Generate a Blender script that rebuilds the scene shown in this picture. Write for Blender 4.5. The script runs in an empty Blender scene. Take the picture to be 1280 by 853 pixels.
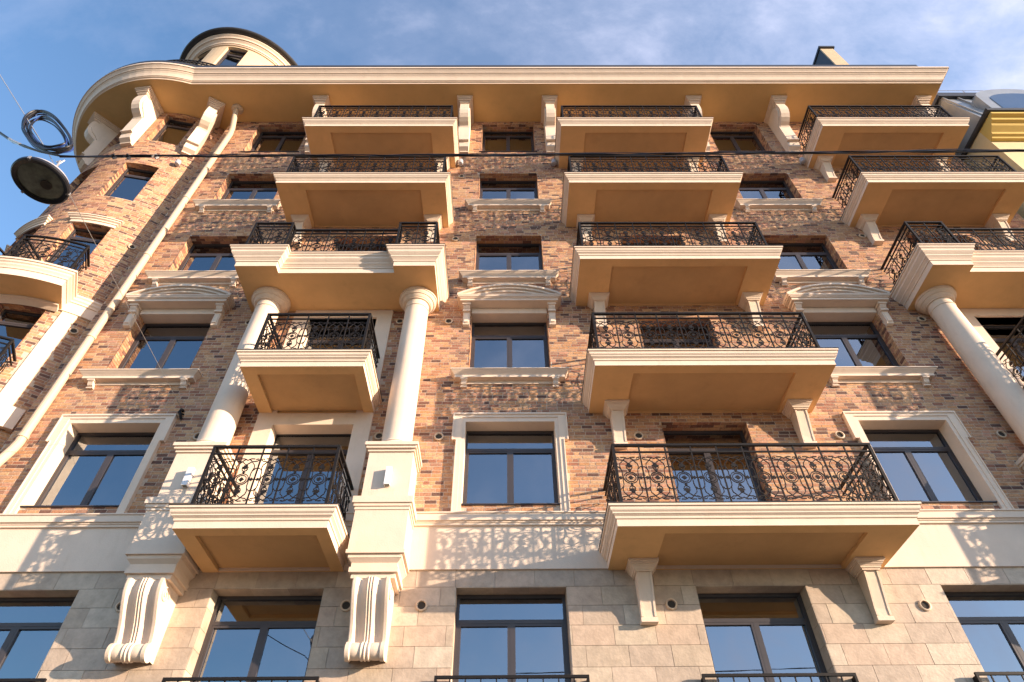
import bpy, math, random
from math import sin, cos, pi, radians as R_
from mathutils import Vector, Matrix
random.seed(7)
SC = bpy.context.scene
COL = SC.collection

# ------------------------------------------------------------------ camera
cam = bpy.data.objects.new("camera", bpy.data.cameras.new("camera"))
COL.objects.link(cam)
pit, roll, yaw, FPX = R_(46.348), R_(-0.621), R_(0.639), 797.638
fwd = Vector((sin(yaw)*cos(pit), cos(yaw)*cos(pit), sin(pit)))
r0 = Vector((cos(yaw), -sin(yaw), 0)); u0 = r0.cross(fwd)
rt = r0*cos(roll) + u0*sin(roll); up = -r0*sin(roll) + u0*cos(roll)
m = Matrix((rt, up, -fwd)).transposed().to_4x4(); m.translation = Vector((0, -10, 1.6))
cam.matrix_world = m
cam.data.sensor_width = 36; cam.data.lens = FPX/1280*36
cam.data.clip_start = 0.1; cam.data.clip_end = 3000
SC.camera = cam

# ------------------------------------------------------------------ light
SUN = Vector((0.9062, -0.3791, 0.1874)).normalized()
EL = math.asin(SUN.z); AZ = math.atan2(SUN.x, SUN.y)
sun = bpy.data.objects.new("sun", bpy.data.lights.new("sun", 'SUN'))
sun.data.energy = 4.0; sun.data.angle = R_(0.5); sun.data.color = (1.0, 0.775, 0.57)
sun.rotation_euler = SUN.to_track_quat('Z', 'Y').to_euler(); COL.objects.link(sun)
wd = bpy.data.worlds.new("World"); SC.world = wd; wd.use_nodes = True
nt = wd.node_tree; N = nt.nodes; L = nt.links
bg = N["Background"]; bg.inputs[1].default_value = 0.15
sky = N.new("ShaderNodeTexSky"); sky.sky_type = 'NISHITA'; sky.sun_disc = False
sky.sun_elevation = EL; sky.sun_rotation = AZ; sky.altitude = 100; sky.air_density = 1.0
sky.dust_density = 0.6; sky.ozone_density = 2.8
tc = N.new("ShaderNodeTexCoord"); mp = N.new("ShaderNodeMapping")
mp.inputs["Scale"].default_value = (2.2, 3.6, 2.2); mp.inputs["Rotation"].default_value = (0.4, 0.2, 0.5)
L.new(tc.outputs["Generated"], mp.inputs[0])
cn = N.new("ShaderNodeTexNoise"); cn.inputs["Scale"].default_value = 2.6; cn.inputs["Detail"].default_value = 9
cn.inputs["Roughness"].default_value = 0.62; cn.inputs["Distortion"].default_value = 0.15
L.new(mp.outputs[0], cn.inputs["Vector"])
# thin cirrus, denser towards the sun side of the sky: veil * (streaks) + a few wisps
sep = N.new("ShaderNodeSeparateXYZ"); L.new(tc.outputs["Generated"], sep.inputs[0])
def maprange(src, a, b, c, d):
    r = N.new("ShaderNodeMapRange"); r.inputs[1].default_value = a; r.inputs[2].default_value = b
    r.inputs[3].default_value = c; r.inputs[4].default_value = d; L.new(src, r.inputs[0]); return r.outputs[0]
def math_(op, a, b):
    r = N.new("ShaderNodeMath"); r.operation = op; r.use_clamp = op == 'ADD'
    L.new(a, r.inputs[0]); L.new(b, r.inputs[1]); return r.outputs[0]
veil = maprange(sep.outputs[0], -0.42, 0.60, 0.0, 0.60)
streak = maprange(cn.outputs[0], 0.36, 0.66, 0.45, 1.30)
wisp = maprange(cn.outputs[0], 0.50, 0.75, 0.0, 0.13)
fac = math_('ADD', math_('MULTIPLY', veil, streak), wisp)
mx = N.new("ShaderNodeMix"); mx.data_type = 'RGBA'
L.new(fac, mx.inputs[0]); L.new(sky.outputs[0], mx.inputs[6]); mx.inputs[7].default_value = (2.35, 2.42, 3.05, 1)
L.new(mx.outputs[2], bg.inputs[0])
vs = SC.view_settings; vs.view_transform = 'Standard'; vs.look = 'None'; vs.gamma = 1.0; vs.exposure = 1.5
SC.cycles.max_bounces = 10; SC.cycles.diffuse_bounces = 5; SC.cycles.use_denoising = True

# ------------------------------------------------------------------ materials
def material(name, col, rough=.7, spec=.3, attr=False, noise=0.0, nscale=6, bump=0.0, bscale=60, metal=0.0, dirt=None, ior=None, jitter=0, streak=False):
    mt = bpy.data.materials.new(name); mt.use_nodes = True
    n = mt.node_tree.nodes; l = mt.node_tree.links; p = n["Principled BSDF"]
    p.inputs["Roughness"].default_value = rough; p.inputs["Metallic"].default_value = metal
    p.inputs["Specular IOR Level"].default_value = spec
    if ior: p.inputs["IOR"].default_value = ior; p.inputs["Specular Tint"].default_value = (.72, .86, 1.0, 1)
    geo = n.new("ShaderNodeNewGeometry")
    if attr:
        a = n.new("ShaderNodeAttribute"); a.attribute_name = "tint"; src = a.outputs["Color"]
    else:
        c = n.new("ShaderNodeRGB"); c.outputs[0].default_value = (*col, 1); src = c.outputs[0]
    if jitter:
        oi = n.new("ShaderNodeObjectInfo"); r = n.new("ShaderNodeMapRange"); r.inputs[3].default_value = 1-jitter; r.inputs[4].default_value = 1+jitter
        l.new(oi.outputs["Random"], r.inputs[0])
        k = n.new("ShaderNodeVectorMath"); k.operation = 'SCALE'; l.new(src, k.inputs[0]); l.new(r.outputs[0], k.inputs["Scale"]); src = k.outputs[0]
    if noise:
        t = n.new("ShaderNodeTexNoise"); t.inputs["Scale"].default_value = nscale; t.inputs["Detail"].default_value = 6; t.inputs["Roughness"].default_value = .65
        l.new(geo.outputs["Position"], t.inputs["Vector"])
        r = n.new("ShaderNodeMapRange"); r.inputs[1].default_value = .3; r.inputs[2].default_value = .7
        r.inputs[3].default_value = 1-noise; r.inputs[4].default_value = 1+noise*.6
        l.new(t.outputs[0], r.inputs[0])
        k = n.new("ShaderNodeVectorMath"); k.operation = 'SCALE'; l.new(src, k.inputs[0]); l.new(r.outputs[0], k.inputs["Scale"]); src = k.outputs[0]
    if dirt and streak:
        v = n.new("ShaderNodeVectorMath"); v.operation = 'MULTIPLY'; v.inputs[1].default_value = streak if isinstance(streak, tuple) else (.55, .55, 2.2); l.new(geo.outputs["Position"], v.inputs[0]); pos = v.outputs[0]
    else: pos = geo.outputs["Position"]
    if dirt:   # blotches of another colour: (colour, scale, low, high, amount)
        t = n.new("ShaderNodeTexNoise"); t.inputs["Scale"].default_value = dirt[1]; t.inputs["Detail"].default_value = 7; t.inputs["Roughness"].default_value = .7
        l.new(pos, t.inputs["Vector"])
        r = n.new("ShaderNodeMapRange"); r.inputs[1].default_value = dirt[2]; r.inputs[2].default_value = dirt[3]; r.inputs[4].default_value = dirt[4]
        l.new(t.outputs[0], r.inputs[0])
        x = n.new("ShaderNodeMix"); x.data_type = 'RGBA'; l.new(r.outputs[0], x.inputs[0]); l.new(src, x.inputs[6]); x.inputs[7].default_value = (*dirt[0], 1); src = x.outputs[2]
    l.new(src, p.inputs["Base Color"])
    if bump:
        t = n.new("ShaderNodeTexNoise"); t.inputs["Scale"].default_value = bscale; t.inputs["Detail"].default_value = 5
        l.new(geo.outputs["Position"], t.inputs["Vector"])
        b = n.new("ShaderNodeBump"); b.inputs["Strength"].default_value = bump; b.inputs["Distance"].default_value = .02
        l.new(t.outputs[0], b.inputs["Height"]); l.new(b.outputs[0], p.inputs["Normal"])
    return mt
M = {}
M["brick"] = material("clinker_brick", (.4, .25, .15), .85, .2, attr=True, noise=.28, nscale=24, bump=.5, bscale=70, dirt=((.13, .072, .052), 14, .53, .68, .75), streak=True)
M["mortar"] = material("mortar", (.57, .46, .36), .95, .1, noise=.2, nscale=20, bump=.3)
M["cream"] = material("cream_paint", (.75, .61, .49), .75, .25, noise=.07, nscale=2.2, bump=.14, bscale=45, dirt=((.54, .41, .29), 3.2, .55, .80, .42), streak=(2.6, 2.6, .45))
M["panel"] = material("soffit_panel_dark", (.60, .38, .185), .9, .15, noise=.10, nscale=1.4, bump=.3, bscale=90, dirt=((.36, .23, .12), 2.0, .56, .8, .4))  # darker tone than the soffit ring around it
M["stucco"] = material("stucco_amber_bounce", (.74, .475, .225), .85, .2, noise=.09, nscale=1.6, bump=.18, bscale=60, dirt=((.40, .25, .12), 2.3, .56, .8, .35))  # cream-painted stucco with the amber bounce light put into its colour
M["eaves"] = material("eaves_amber_bounce", (.68, .44, .19), .8, .2, noise=.08, nscale=1.2, bump=.12, dirt=((.46, .30, .14), 1.7, .56, .8, .4))  # soffit of the eaves, warm bounce light mixed into the base colour
M["stone"] = material("travertine", (.5, .42, .34), .6, .3, attr=True, noise=.22, nscale=5, bump=.25, bscale=25, dirt=((.38, .27, .19), 7, .55, .75, .45))
M["iron"] = material("wrought_iron", (.013, .011, .011), .6, .22, noise=.25, nscale=15)
M["frame"] = material("window_aluminium", (.05, .043, .046), .4, .5, noise=.08, nscale=5)
M["glass"] = material("window_glass", (.008, .010, .014), .015, .5, ior=3.0, bump=.012, bscale=1.1)
mt = bpy.data.materials.new("window_glass"); mt.use_nodes = True; n_ = mt.node_tree.nodes; l_ = mt.node_tree.links
n_.remove(n_["Principled BSDF"])
gl = n_.new("ShaderNodeBsdfGlossy"); gl.inputs["Roughness"].default_value = .01; gl.inputs["Color"].default_value = (.84, .92, 1.0, 1)
tr_ = n_.new("ShaderNodeBsdfTransparent"); tr_.inputs["Color"].default_value = (.6, .65, .67, 1)
fr_ = n_.new("ShaderNodeFresnel"); fr_.inputs["IOR"].default_value = 3.7
ge = n_.new("ShaderNodeNewGeometry"); no = n_.new("ShaderNodeTexNoise"); no.inputs["Scale"].default_value = 1.3; l_.new(ge.outputs["Position"], no.inputs["Vector"])
bu = n_.new("ShaderNodeBump"); bu.inputs["Strength"].default_value = .015; bu.inputs["Distance"].default_value = .02; l_.new(no.outputs[0], bu.inputs["Height"]); l_.new(bu.outputs[0], gl.inputs["Normal"])
ms = n_.new("ShaderNodeMixShader"); l_.new(fr_.outputs[0], ms.inputs[0]); l_.new(tr_.outputs[0], ms.inputs[1]); l_.new(gl.outputs[0], ms.inputs[2]); l_.new(ms.outputs[0], n_["Material Output"].inputs[0])
M["glass"] = mt
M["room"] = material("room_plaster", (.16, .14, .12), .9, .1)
M["curtain"] = material("curtain_cloth", (.72, .68, .60), .9, .1, noise=.1, nscale=8)
M["roof"] = material("roof_metal_dark", (.035, .035, .04), .45, .5, noise=.2, nscale=3)
M["zinc"] = material("roof_metal_grey", (.34, .36, .38), .4, .5, noise=.15, nscale=2, metal=.4)
M["yellow"] = material("yellow_plaster", (.70, .56, .33), .85, .2, noise=.08, nscale=2, bump=.15)
M["yellow_deep"] = material("yellow_trim", (.68, .47, .14), .8, .2, noise=.08, nscale=2, bump=.1)
M["drum"] = material("beige_render", (.60, .46, .31), .85, .2, noise=.08, nscale=1.5, bump=.2)
M["pipe"] = material("cream_pipe", (.60, .46, .33), .5, .4, noise=.06, nscale=3)
M["dark"] = material("dark_void", (.06, .052, .045), .9, .1)
M["cable"] = material("black_cable", (.012, .012, .016), .4, .5, noise=.2, nscale=8)
M["bluecable"] = material("blue_cable", (.02, .05, .22), .4, .5, noise=.2, nscale=8)
M["steel"] = material("steel_wire", (.45, .43, .42), .4, .5, metal=.6)
M["white"] = material("white_enamel", (.78, .78, .80), .35, .5)
M["grey"] = material("lamp_housing", (.42, .42, .46), .4, .5, noise=.1)
M["lens"] = material("lamp_lens", (.17, .18, .14), .15, .5, noise=.5, nscale=9)
M["asphalt"] = material("asphalt", (.04, .039, .038), .9, .2, noise=.25, nscale=4, bump=.4)  # kept dark to carry the shade lying over the street
M["paving"] = material("paving", (.085, .078, .07), .85, .2, noise=.15, nscale=3, bump=.2)  # darkened in colour for the same street shade
M["ground"] = material("ground", (.22, .185, .145), .9, .1, noise=.2, nscale=.5)

# ------------------------------------------------------------------ mesh builder
class MB:
    def __init__(s): s.v = []; s.f = []; s.c = []; s.sm = []
    def face(s, pts, tint=None, smooth=False):
        b = len(s.v); s.v += [tuple(p) for p in pts]; s.f.append(tuple(range(b, b+len(pts)))); s.c.append(tint); s.sm.append(smooth)
    def box(s, x0, x1, y0, y1, z0, z1, tint=None, mp=None, skip=""):
        P = [(x, y, z) for z in (z0, z1) for y in (y0, y1) for x in (x0, x1)]
        if mp: P = [mp(*p) for p in P]
        b = len(s.v); s.v += P
        F = {"b": (0, 2, 3, 1), "t": (4, 5, 7, 6), "f": (0, 1, 5, 4), "k": (2, 6, 7, 3), "l": (0, 4, 6, 2), "r": (1, 3, 7, 5)}
        for k, q in F.items():
            if k not in skip: s.f.append(tuple(b+i for i in q)); s.c.append(tint); s.sm.append(False)
    def hexa(s, lo, hi):   # two quads (bottom, top) given counter-clockwise from above
        b = len(s.v); s.v += [tuple(p) for p in lo]+[tuple(p) for p in hi]
        F = [(3, 2, 1, 0), (4, 5, 6, 7)]+[(i, (i+1) % 4, 4+(i+1) % 4, 4+i) for i in range(4)]
        for q in F: s.f.append(tuple(b+i for i in q)); s.c.append(None); s.sm.append(False)
    def extr_xz(s, pts, y0, y1):   # outline in x,z (counter-clockwise seen from -y), front y0, back y1
        n = len(pts); b = len(s.v)
        s.v += [(x, y0, z) for x, z in pts]+[(x, y1, z) for x, z in pts]
        s.f.append(tuple(range(b, b+n))); s.f.append(tuple(range(b+2*n-1, b+n-1, -1)))
        for i in range(n):
            j = (i+1) % n; s.f.append((b+i, b+n+i, b+n+j, b+j))
        s.c += [None]*(n+2); s.sm += [False]*(n+2)
    def extr_yz(s, pts, x0, x1):   # outline in y,z
        n = len(pts); b = len(s.v)
        s.v += [(x0, y, z) for y, z in pts]+[(x1, y, z) for y, z in pts]
        s.f.append(tuple(range(b, b+n))); s.f.append(tuple(range(b+2*n-1, b+n-1, -1)))
        for i in range(n):
            j = (i+1) % n; s.f.append((b+i, b+n+i, b+n+j, b+j))
        s.c += [None]*(n+2); s.sm += [False]*(n+2)
    def sweep(s, path, prof, z=0, smooth=False, closed=False):   # plan path, outward = right of travel; prof = (out, dz)
        n = len(path); rings = []
        for i in range(n):
            ds = []
            if i > 0 or closed: a, c = path[i-1], path[i]; ds.append(Vector((c[0]-a[0], c[1]-a[1])).normalized())
            if i < n-1 or closed: a, c = path[i], path[(i+1) % n]; ds.append(Vector((c[0]-a[0], c[1]-a[1])).normalized())
            ns = [Vector((d.y, -d.x)) for d in ds]; nn = sum(ns, Vector((0, 0))).normalized()
            k = 1/max(.3, nn.dot(ns[0]))
            rings.append([(path[i][0]+nn.x*o*k, path[i][1]+nn.y*o*k, z+dz) for o, dz in prof])
        b = len(s.v); q = len(prof)
        for r in rings: s.v += r
        for i in range(n if closed else n-1):
            i2 = (i+1) % n
            for j in range(q-1):
                s.f.append((b+i*q+j, b+i2*q+j, b+i2*q+j+1, b+i*q+j+1)); s.c.append(None); s.sm.append(smooth)
        if not closed:
            s.f.append(tuple(b+j for j in range(q))); s.c.append(None); s.sm.append(False)
            s.f.append(tuple(b+(n-1)*q+j for j in range(q-1, -1, -1))); s.c.append(None); s.sm.append(False)
    def lathe(s, prof, c=(0, 0, 0), n=32, a0=0, a1=2*pi, caps=True):   # prof = (r, z)
        full = abs(a1-a0-2*pi) < 1e-6; b = len(s.v); q = len(prof); k = n if full else n+1
        for i in range(k):
            a = a0+(a1-a0)*i/n; s.v += [(c[0]+r*cos(a), c[1]+r*sin(a), c[2]+z) for r, z in prof]
        for i in range(n):
            i2 = (i+1) % k
            for j in range(q-1):
                s.f.append((b+i*q+j, b+i2*q+j, b+i2*q+j+1, b+i*q+j+1)); s.c.append(None); s.sm.append(True)
        if caps and full:
            for j, rev in ((0, True), (q-1, False)):
                ids = [b+i*q+j for i in range(k)]; s.f.append(tuple(ids[::-1] if rev else ids)); s.c.append(None); s.sm.append(False)
    def tube(s, pts, r, n=6, closed=False, smooth=True):
        pts = [Vector(p) for p in pts]; K = len(pts); b = len(s.v); ref = None
        for i in range(K):
            a = pts[(i-1) % K] if (i > 0 or closed) else pts[i]; c = pts[(i+1) % K] if (i < K-1 or closed) else pts[i]
            t = (c-a).normalized()
            if ref is None: ref = Vector((0, 0, 1)) if abs(t.z) < .9 else Vector((1, 0, 0))
            u = t.cross(ref).normalized(); w = u.cross(t).normalized(); ref = w
            rr = r[i] if isinstance(r, (list, tuple)) else r
            s.v += [tuple(pts[i]+u*rr*cos(2*pi*(j+.5)/n)+w*rr*sin(2*pi*(j+.5)/n)) for j in range(n)]
        for i in range(K if closed else K-1):
            i2 = (i+1) % K
            for j in range(n):
                j2 = (j+1) % n; s.f.append((b+i*n+j, b+i*n+j2, b+i2*n+j2, b+i2*n+j)); s.c.append(None); s.sm.append(smooth)
        if not closed:
            s.f.append(tuple(b+j for j in range(n-1, -1, -1))); s.f.append(tuple(b+(K-1)*n+j for j in range(n)))
            s.c += [None]*2; s.sm += [False]*2
    def mesh(s, name, mat):
        me = bpy.data.meshes.new(name); me.from_pydata(s.v, [], s.f)
        me.polygons.foreach_set("use_smooth", s.sm)
        if any(c is not None for c in s.c):
            a = me.attributes.new("tint", 'FLOAT_COLOR', 'FACE'); d = []
            for c in s.c: d += [*(c or (.4, .3, .2)), 1.0]
            a.data.foreach_set("color", d)
        me.materials.append(M[mat]); me.update()
        if any(s.sm): me.set_sharp_from_angle(angle=R_(24))
        return me
    def build(s, name, mat, parent=None, loc=(0, 0, 0), rot=(0, 0, 0), fix=False):
        me = s.mesh(name, mat)
        if fix:
            import bmesh
            bm = bmesh.new(); bm.from_mesh(me); bmesh.ops.recalc_face_normals(bm, faces=bm.faces); bm.to_mesh(me); bm.free()
        return put(name, me, parent, loc, rot)
def put(name, me, parent=None, loc=(0, 0, 0), rot=(0, 0, 0)):
    o = bpy.data.objects.new(name, me); COL.objects.link(o); o.parent = parent; o.location = loc; o.rotation_euler = rot
    return o
def thing(name, label, cat, loc=(0, 0, 0), group=None):
    o = bpy.data.objects.new(name, None); COL.objects.link(o); o.location = loc; o.empty_display_size = .2
    o["label"] = label; o["category"] = cat
    if group: o["group"] = group
    return o
def tag(o, label, cat, group=None):
    o["label"] = label; o["category"] = cat
    if group: o["group"] = group
    return o
def copy_tree(o, parent, loc=None, rot=None):
    c = o.copy(); COL.objects.link(c); c.parent = parent
    if loc is not None: c.location = loc
    if rot is not None: c.rotation_euler = rot
    for ch in o.children: copy_tree(ch, c)
    return c

# ------------------------------------------------------------------ ground
g = MB(); g.face([(-1500, -1500, -.15), (1500, -1500, -.15), (1500, 1500, -.15), (-1500, 1500, -.15)]); o = g.build("ground", "ground"); o["kind"] = "structure"
g = MB(); g.face([(-400, -14, -.145), (400, -14, -.145), (400, -4.2, -.145), (-400, -4.2, -.145)]); o = g.build("road", "asphalt"); o["kind"] = "structure"
g = MB(); g.box(-400, 400, -4.2, 0.3, -.15, 0); o = g.build("pavement", "paving"); o["kind"] = "structure"
g = MB(); g.box(-400, 400, -18, -14, -.15, 0.0); o = g.build("opposite_pavement", "paving"); o["kind"] = "structure"
g = MB(); g.box(-400, 400, -4.34, -4.2, -.15, .012); o = g.build("kerb", "stone"); o["kind"] = "structure"

# ================================================================== THE BUILDING
BLD = thing("apartment_building", "brick apartment building with cream balconies, columns, deep cornice and round corner tower", "building")
CX = {"A": -7.77, "B": -3.85, "C": .055, "D": 3.93, "E": 7.91, "F": 11.83}
XL, XR = -9.73, 14.75
TX, TY, TR = -11.87, 2.6, 2.93
ZB, ZC = 7.62, 23.35          # brick starts / cornice soffit
SOF = [6.59, 9.945, 13.30, 16.68, 20.03]
REC = .25

def flat(u, y, z): return (u, y, z)
def cyl(u, y, z):
    a = u/TR; r = TR-y
    return (TX+r*sin(a), TY-r*cos(a), z)
def wall_mesh(mb, u0, u1, z0, z1, ops, mp, depth=.4, step=None, y=0.0):
    us = {u0, u1}; zs = {z0, z1}
    for a, b, c, d in ops: us |= {a, b}; zs |= {c, d}
    us = sorted(x for x in us if u0 <= x <= u1); zs = sorted(x for x in zs if z0 <= x <= z1)
    if step:
        n = []
        for a, b in zip(us, us[1:]):
            k = max(1, int((b-a)/step)); n += [a+(b-a)*i/k for i in range(k)]
        us = n+[us[-1]]
    for a, b in zip(us, us[1:]):
        for c, d in zip(zs, zs[1:]):
            mu_, mz = (a+b)/2, (c+d)/2
            if any(p < mu_ < q and r < mz < t for p, q, r, t in ops): continue
            mb.face([mp(a, y, c), mp(b, y, c), mp(b, y, d), mp(a, y, d)])
    for a, b, c, d in ops:   # tunnels
        mb.face([mp(a, y, c), mp(a, y, d), mp(a, depth, d), mp(a, depth, c)])
        mb.face([mp(b, y, c), mp(b, depth, c), mp(b, depth, d), mp(b, y, d)])
        mb.face([mp(a, y, d), mp(b, y, d), mp(b, depth, d), mp(a, depth, d)])
        mb.face([mp(a, y, c), mp(a, depth, c), mp(b, depth, c), mp(b, y, c)])

PAL = [((.57, .325, .178), 6), ((.52, .275, .142), 6), ((.61, .375, .215), 4), ((.44, .22, .125), 5), ((.335, .155, .102), 4), ((.48, .28, .172), 4), ((.20, .105, .078), 2.6), ((.145, .083, .068), 2.0), ((.55, .29, .19), 4), ((.37, .205, .14), 3)]
PW = [w for c, w in PAL]
def brick_tint():
    c = random.choices(PAL, PW)[0][0]
    return c
BP = .0806
def brick_rects(u0, u1, z0, z1, ops, covers, seed):
    rnd = random.Random(seed); out = []; n = int(round((z1-z0)/BP))
    for k in range(n):
        a, b = z0+k*BP+.0075, z0+(k+1)*BP-.0075
        u = u0-rnd.choice((0, .06, .125, .19))
        while u < u1:
            ln = rnd.choices((.215, .11, .16), (8, 2, 1))[0]
            p, q = max(u, u0)+.007, min(u+ln, u1)-.007; u += ln
            if q-p < .03: continue
            rs = [(p, q, a, b)]
            for (oa, ob, oc, od) in ops:
                nr = []
                for (p_, q_, a_, b_) in rs:
                    if q_ <= oa or p_ >= ob or b_ <= oc or a_ >= od: nr.append((p_, q_, a_, b_)); continue
                    if a_ < oc < b_ and min(q_, ob)-max(p_, oa) > .5*(q_-p_): nr.append((p_, q_, a_, oc-.002)); continue
                    if a_ < od < b_ and min(q_, ob)-max(p_, oa) > .5*(q_-p_): nr.append((p_, q_, od+.002, b_)); continue
                    if p_ < oa: nr.append((p_, oa, a_, b_))
                    if q_ > ob: nr.append((ob, q_, a_, b_))
                rs = [r for r in nr if r[1]-r[0] > .02 and r[3]-r[2] > .012]
            for r in rs:
                mz, mu_ = (r[2]+r[3])/2, (r[0]+r[1])/2
                if any(c0 < mu_ < c1 and c2 < mz < c3 for c0, c1, c2, c3 in covers): continue
                out.append(r)
    return out
def reveal_bricks(mb, ops, mp, lintel=True, depth=REC):
    for (a, b, c, d) in ops:
        n = max(1, int(round((d-c)/BP)))
        for k in range(n):
            z0 = c+(d-c)*k/n+.005; z1 = c+(d-c)*(k+1)/n-.005; cut = .12 if k % 2 else .185
            for y0, y1 in ((-.008, cut-.005), (cut+.005, depth)):
                t = brick_tint()
                mb.box(a-.001, a+.012, y0, y1, z0, z1, t, mp, "l"); t = brick_tint(); mb.box(b-.012, b+.001, y0, y1, z0, z1, t, mp, "r")
        if lintel:
            n = int(round((b-a-.03)/.25))
            for k in range(n):
                for y0, y1 in ((-.008, .072), (.084, .155), (.167, depth)):
                    off = .12 if .08 < y0 < .1 else 0
                    p = a+.016+(b-a-.03)*k/n+off; q = min(p+(b-a-.03)/n-.012, b-.016)
                    if q-p > .03: mb.box(p, q, y0, y1, d-.012, d+.001, brick_tint(), mp, "t")

# ---- openings of the main wall (u0, u1, z0, z1)
WT = [6.321, 9.705, 12.99, 16.27, 19.69, 23.12]     # opening tops
WB = [4.0, 7.85, 11.0, 14.39, 17.755, 21.11]        # opening bottoms of windows
HW = .90
stone_ops, brick_ops, rev_ops, rev_nolintel = [], [], [], []
for k, x in CX.items():
    stone_ops.append((x-HW, x+HW, WB[0], WT[0]))
    for f in range(1, 6):
        door = k in "BDF"; hw = .86 if door else HW; z0 = SOF[f-1]+.33 if door else WB[f]
        top = WT[f] if not (door and f == 2) else 12.85
        op = (x-hw, x+hw, z0, top); brick_ops.append(op)
        cream_bay = k in "BF" and f <= 2
        if cream_bay or (f == 1 and not door): continue
        (rev_nolintel if (f == 2 and not door) else rev_ops).append(op)
covers = []
for k in "BF":
    x = CX[k]; covers += [(x-1.15, x+1.15, ZB, 13.1)]
    for s in (-1, 1): covers += [(x+s*1.72-.38, x+s*1.72+.38, ZB, 8.6)]
for k in "ACE":
    x = CX[k]; covers += [(x-1.03, x-.88, ZB, 9.85), (x+.88, x+1.03, ZB, 9.85), (x-1.03, x+1.03, 9.71, 9.85)]
for f, s in enumerate(SOF):
    for k in "BDF":
        h = 1.1 if (k in "BF" and f < 2) else 2.2
        covers.append((CX[k]-h, CX[k]+h, s+.03, s+.30 if not (f == 2 and k != "D") else 13.55))
w = MB(); wall_mesh(w, XL, XR, ZB-.02, ZC+.05, [o for o in brick_ops], flat, y=.001)
w.box(XL, XL+.02, .004, 3, 0, ZC, skip="fk"); w.box(XR-.02, XR, .004, 9, 0, ZC, skip="fk")
WALL = w.build("brick_wall", "mortar", BLD)
rects = brick_rects(XL, XR, ZB, ZB+BP*195, brick_ops, covers, 3)
# the 300 bricks nearest the camera and in the frame become objects of their own
def pix(x, y, z):
    d = Vector((x, y+10, z-1.6)); k = d.dot(fwd)
    return 640+FPX*d.dot(rt)/k, 426.5-FPX*d.dot(up)/k, k
def shown(r):
    x, z = (r[0]+r[1])/2, (r[2]+r[3])/2; u, v, k = pix(x, 0, z)
    return (r[1]-r[0] > .11) and 6 < u < 1274 and v > 0 and not any(abs(x-CX[q]) < 2.3 for q in "D") and not any(CX[q]-1.2 < x < CX[q]+1.2 for q in "BF")
order = sorted((r for r in rects if shown(r)), key=lambda r: pix((r[0]+r[1])/2, 0, r[2])[2])[:290]
single = set(order); cache = {}
stuff = MB()
for r in rects:
    t = brick_tint(); dy = random.choice((0, .0008, .0016, .0024))
    if r in single:
        key = (round(r[1]-r[0], 2), round(r[3]-r[2], 3), t)
        if key not in cache:
            b = MB(); hw_, hh = (r[1]-r[0])/2, (r[3]-r[2])/2; b.box(-hw_, hw_, -.0025, .004, -hh, hh, t, None, "k"); cache[key] = b.mesh("brick", "brick")
        put("brick", cache[key], WALL, ((r[0]+r[1])/2, -dy, (r[2]+r[3])/2))
    else:
        stuff.box(r[0], r[1], -.0025-dy, .004, r[2], r[3], t, None, "k")
reveal_bricks(stuff, rev_ops, flat); reveal_bricks(stuff, rev_nolintel, flat, False)
o = stuff.build("brick_courses", "brick", WALL); o["kind"] = "stuff"

# ---- stone base
w = MB(); wall_mesh(w, XL, XR, 0, ZB-.03, stone_ops, flat, y=.004); SW = w.build("stone_wall", "mortar", BLD)
SR = [6.625, 6.32, 6.011, 5.701, 5.396, 5.088, 4.780, 4.47]
while SR[-1] > .3: SR.append(SR[-1]-.308)
SR.append(0.0)
PH = [-.851, -1.079, -.76, -.95, -.76, -1.05, -.80]
SPAL = [(.53, .435, .335), (.48, .385, .295), (.56, .465, .365), (.51, .39, .30), (.45, .36, .285), (.53, .425, .335)]
st = MB(); cache = {}
for i, (zt, zb) in enumerate(zip(SR, SR[1:])):
    x = PH[i % 7]-.645*16
    while x < XR:
        a, b = max(x, XL)+.003, min(x+.645, XR)-.003; x += .645
        rs = [(a, b, zb+.003, zt-.003)] if b-a > .02 else []
        for oa, ob, oc, od in stone_ops:
            nr = []
            for (p, q, c, d) in rs:
                if q <= oa or p >= ob or d <= oc+.02 or c >= od-.02: nr.append((p, q, c, d)); continue
                if p < oa: nr.append((p, oa, c, d))
                if q > ob: nr.append((ob, q, c, d))
            rs = nr
        for p, q, c, d in rs:
            if q-p < .02: continue
            t = random.choice(SPAL); u, v, k = pix((p+q)/2, 0, d)
            if -40 < u < 1320 and v < 870:
                key = (round(q-p, 2), round(d-c, 3), t)
                if key not in cache:
                    m_ = MB(); hw_, hh = (q-p)/2, (d-c)/2; m_.box(-hw_, hw_, -.012, .004, -hh, hh, t, None, "k"); cache[key] = m_.mesh("stone_block", "stone")
                put("stone_block", cache[key], SW, ((p+q)/2, -random.choice((0, .0015, .003)), (c+d)/2))
            else: st.box(p, q, -.012, .004, c, d, t, None, "k")
for a, b, c, d in stone_ops:   # stone lining of the window openings
    z = d
    for zt, zb in zip(SR, SR[1:]):
        if zb > d-.05 or zt < 4.2: continue
        zz = min(zt, d)
        st.box(a-.001, a+.012, -.010, REC, zb+.003, zz-.003, random.choice(SPAL), None, "l"); st.box(b-.012, b+.001, -.010, REC, zb+.003, zz-.003, random.choice(SPAL), None, "r")
    for k in range(3):
        w_ = (b-a-.03)/3; st.box(a+.015+k*w_, a+.012+(k+1)*w_, -.010, REC, d-.012, d+.001, random.choice(SPAL), None, "t")
o = st.build("stone_courses", "stone", SW); o["kind"] = "stuff"

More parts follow.
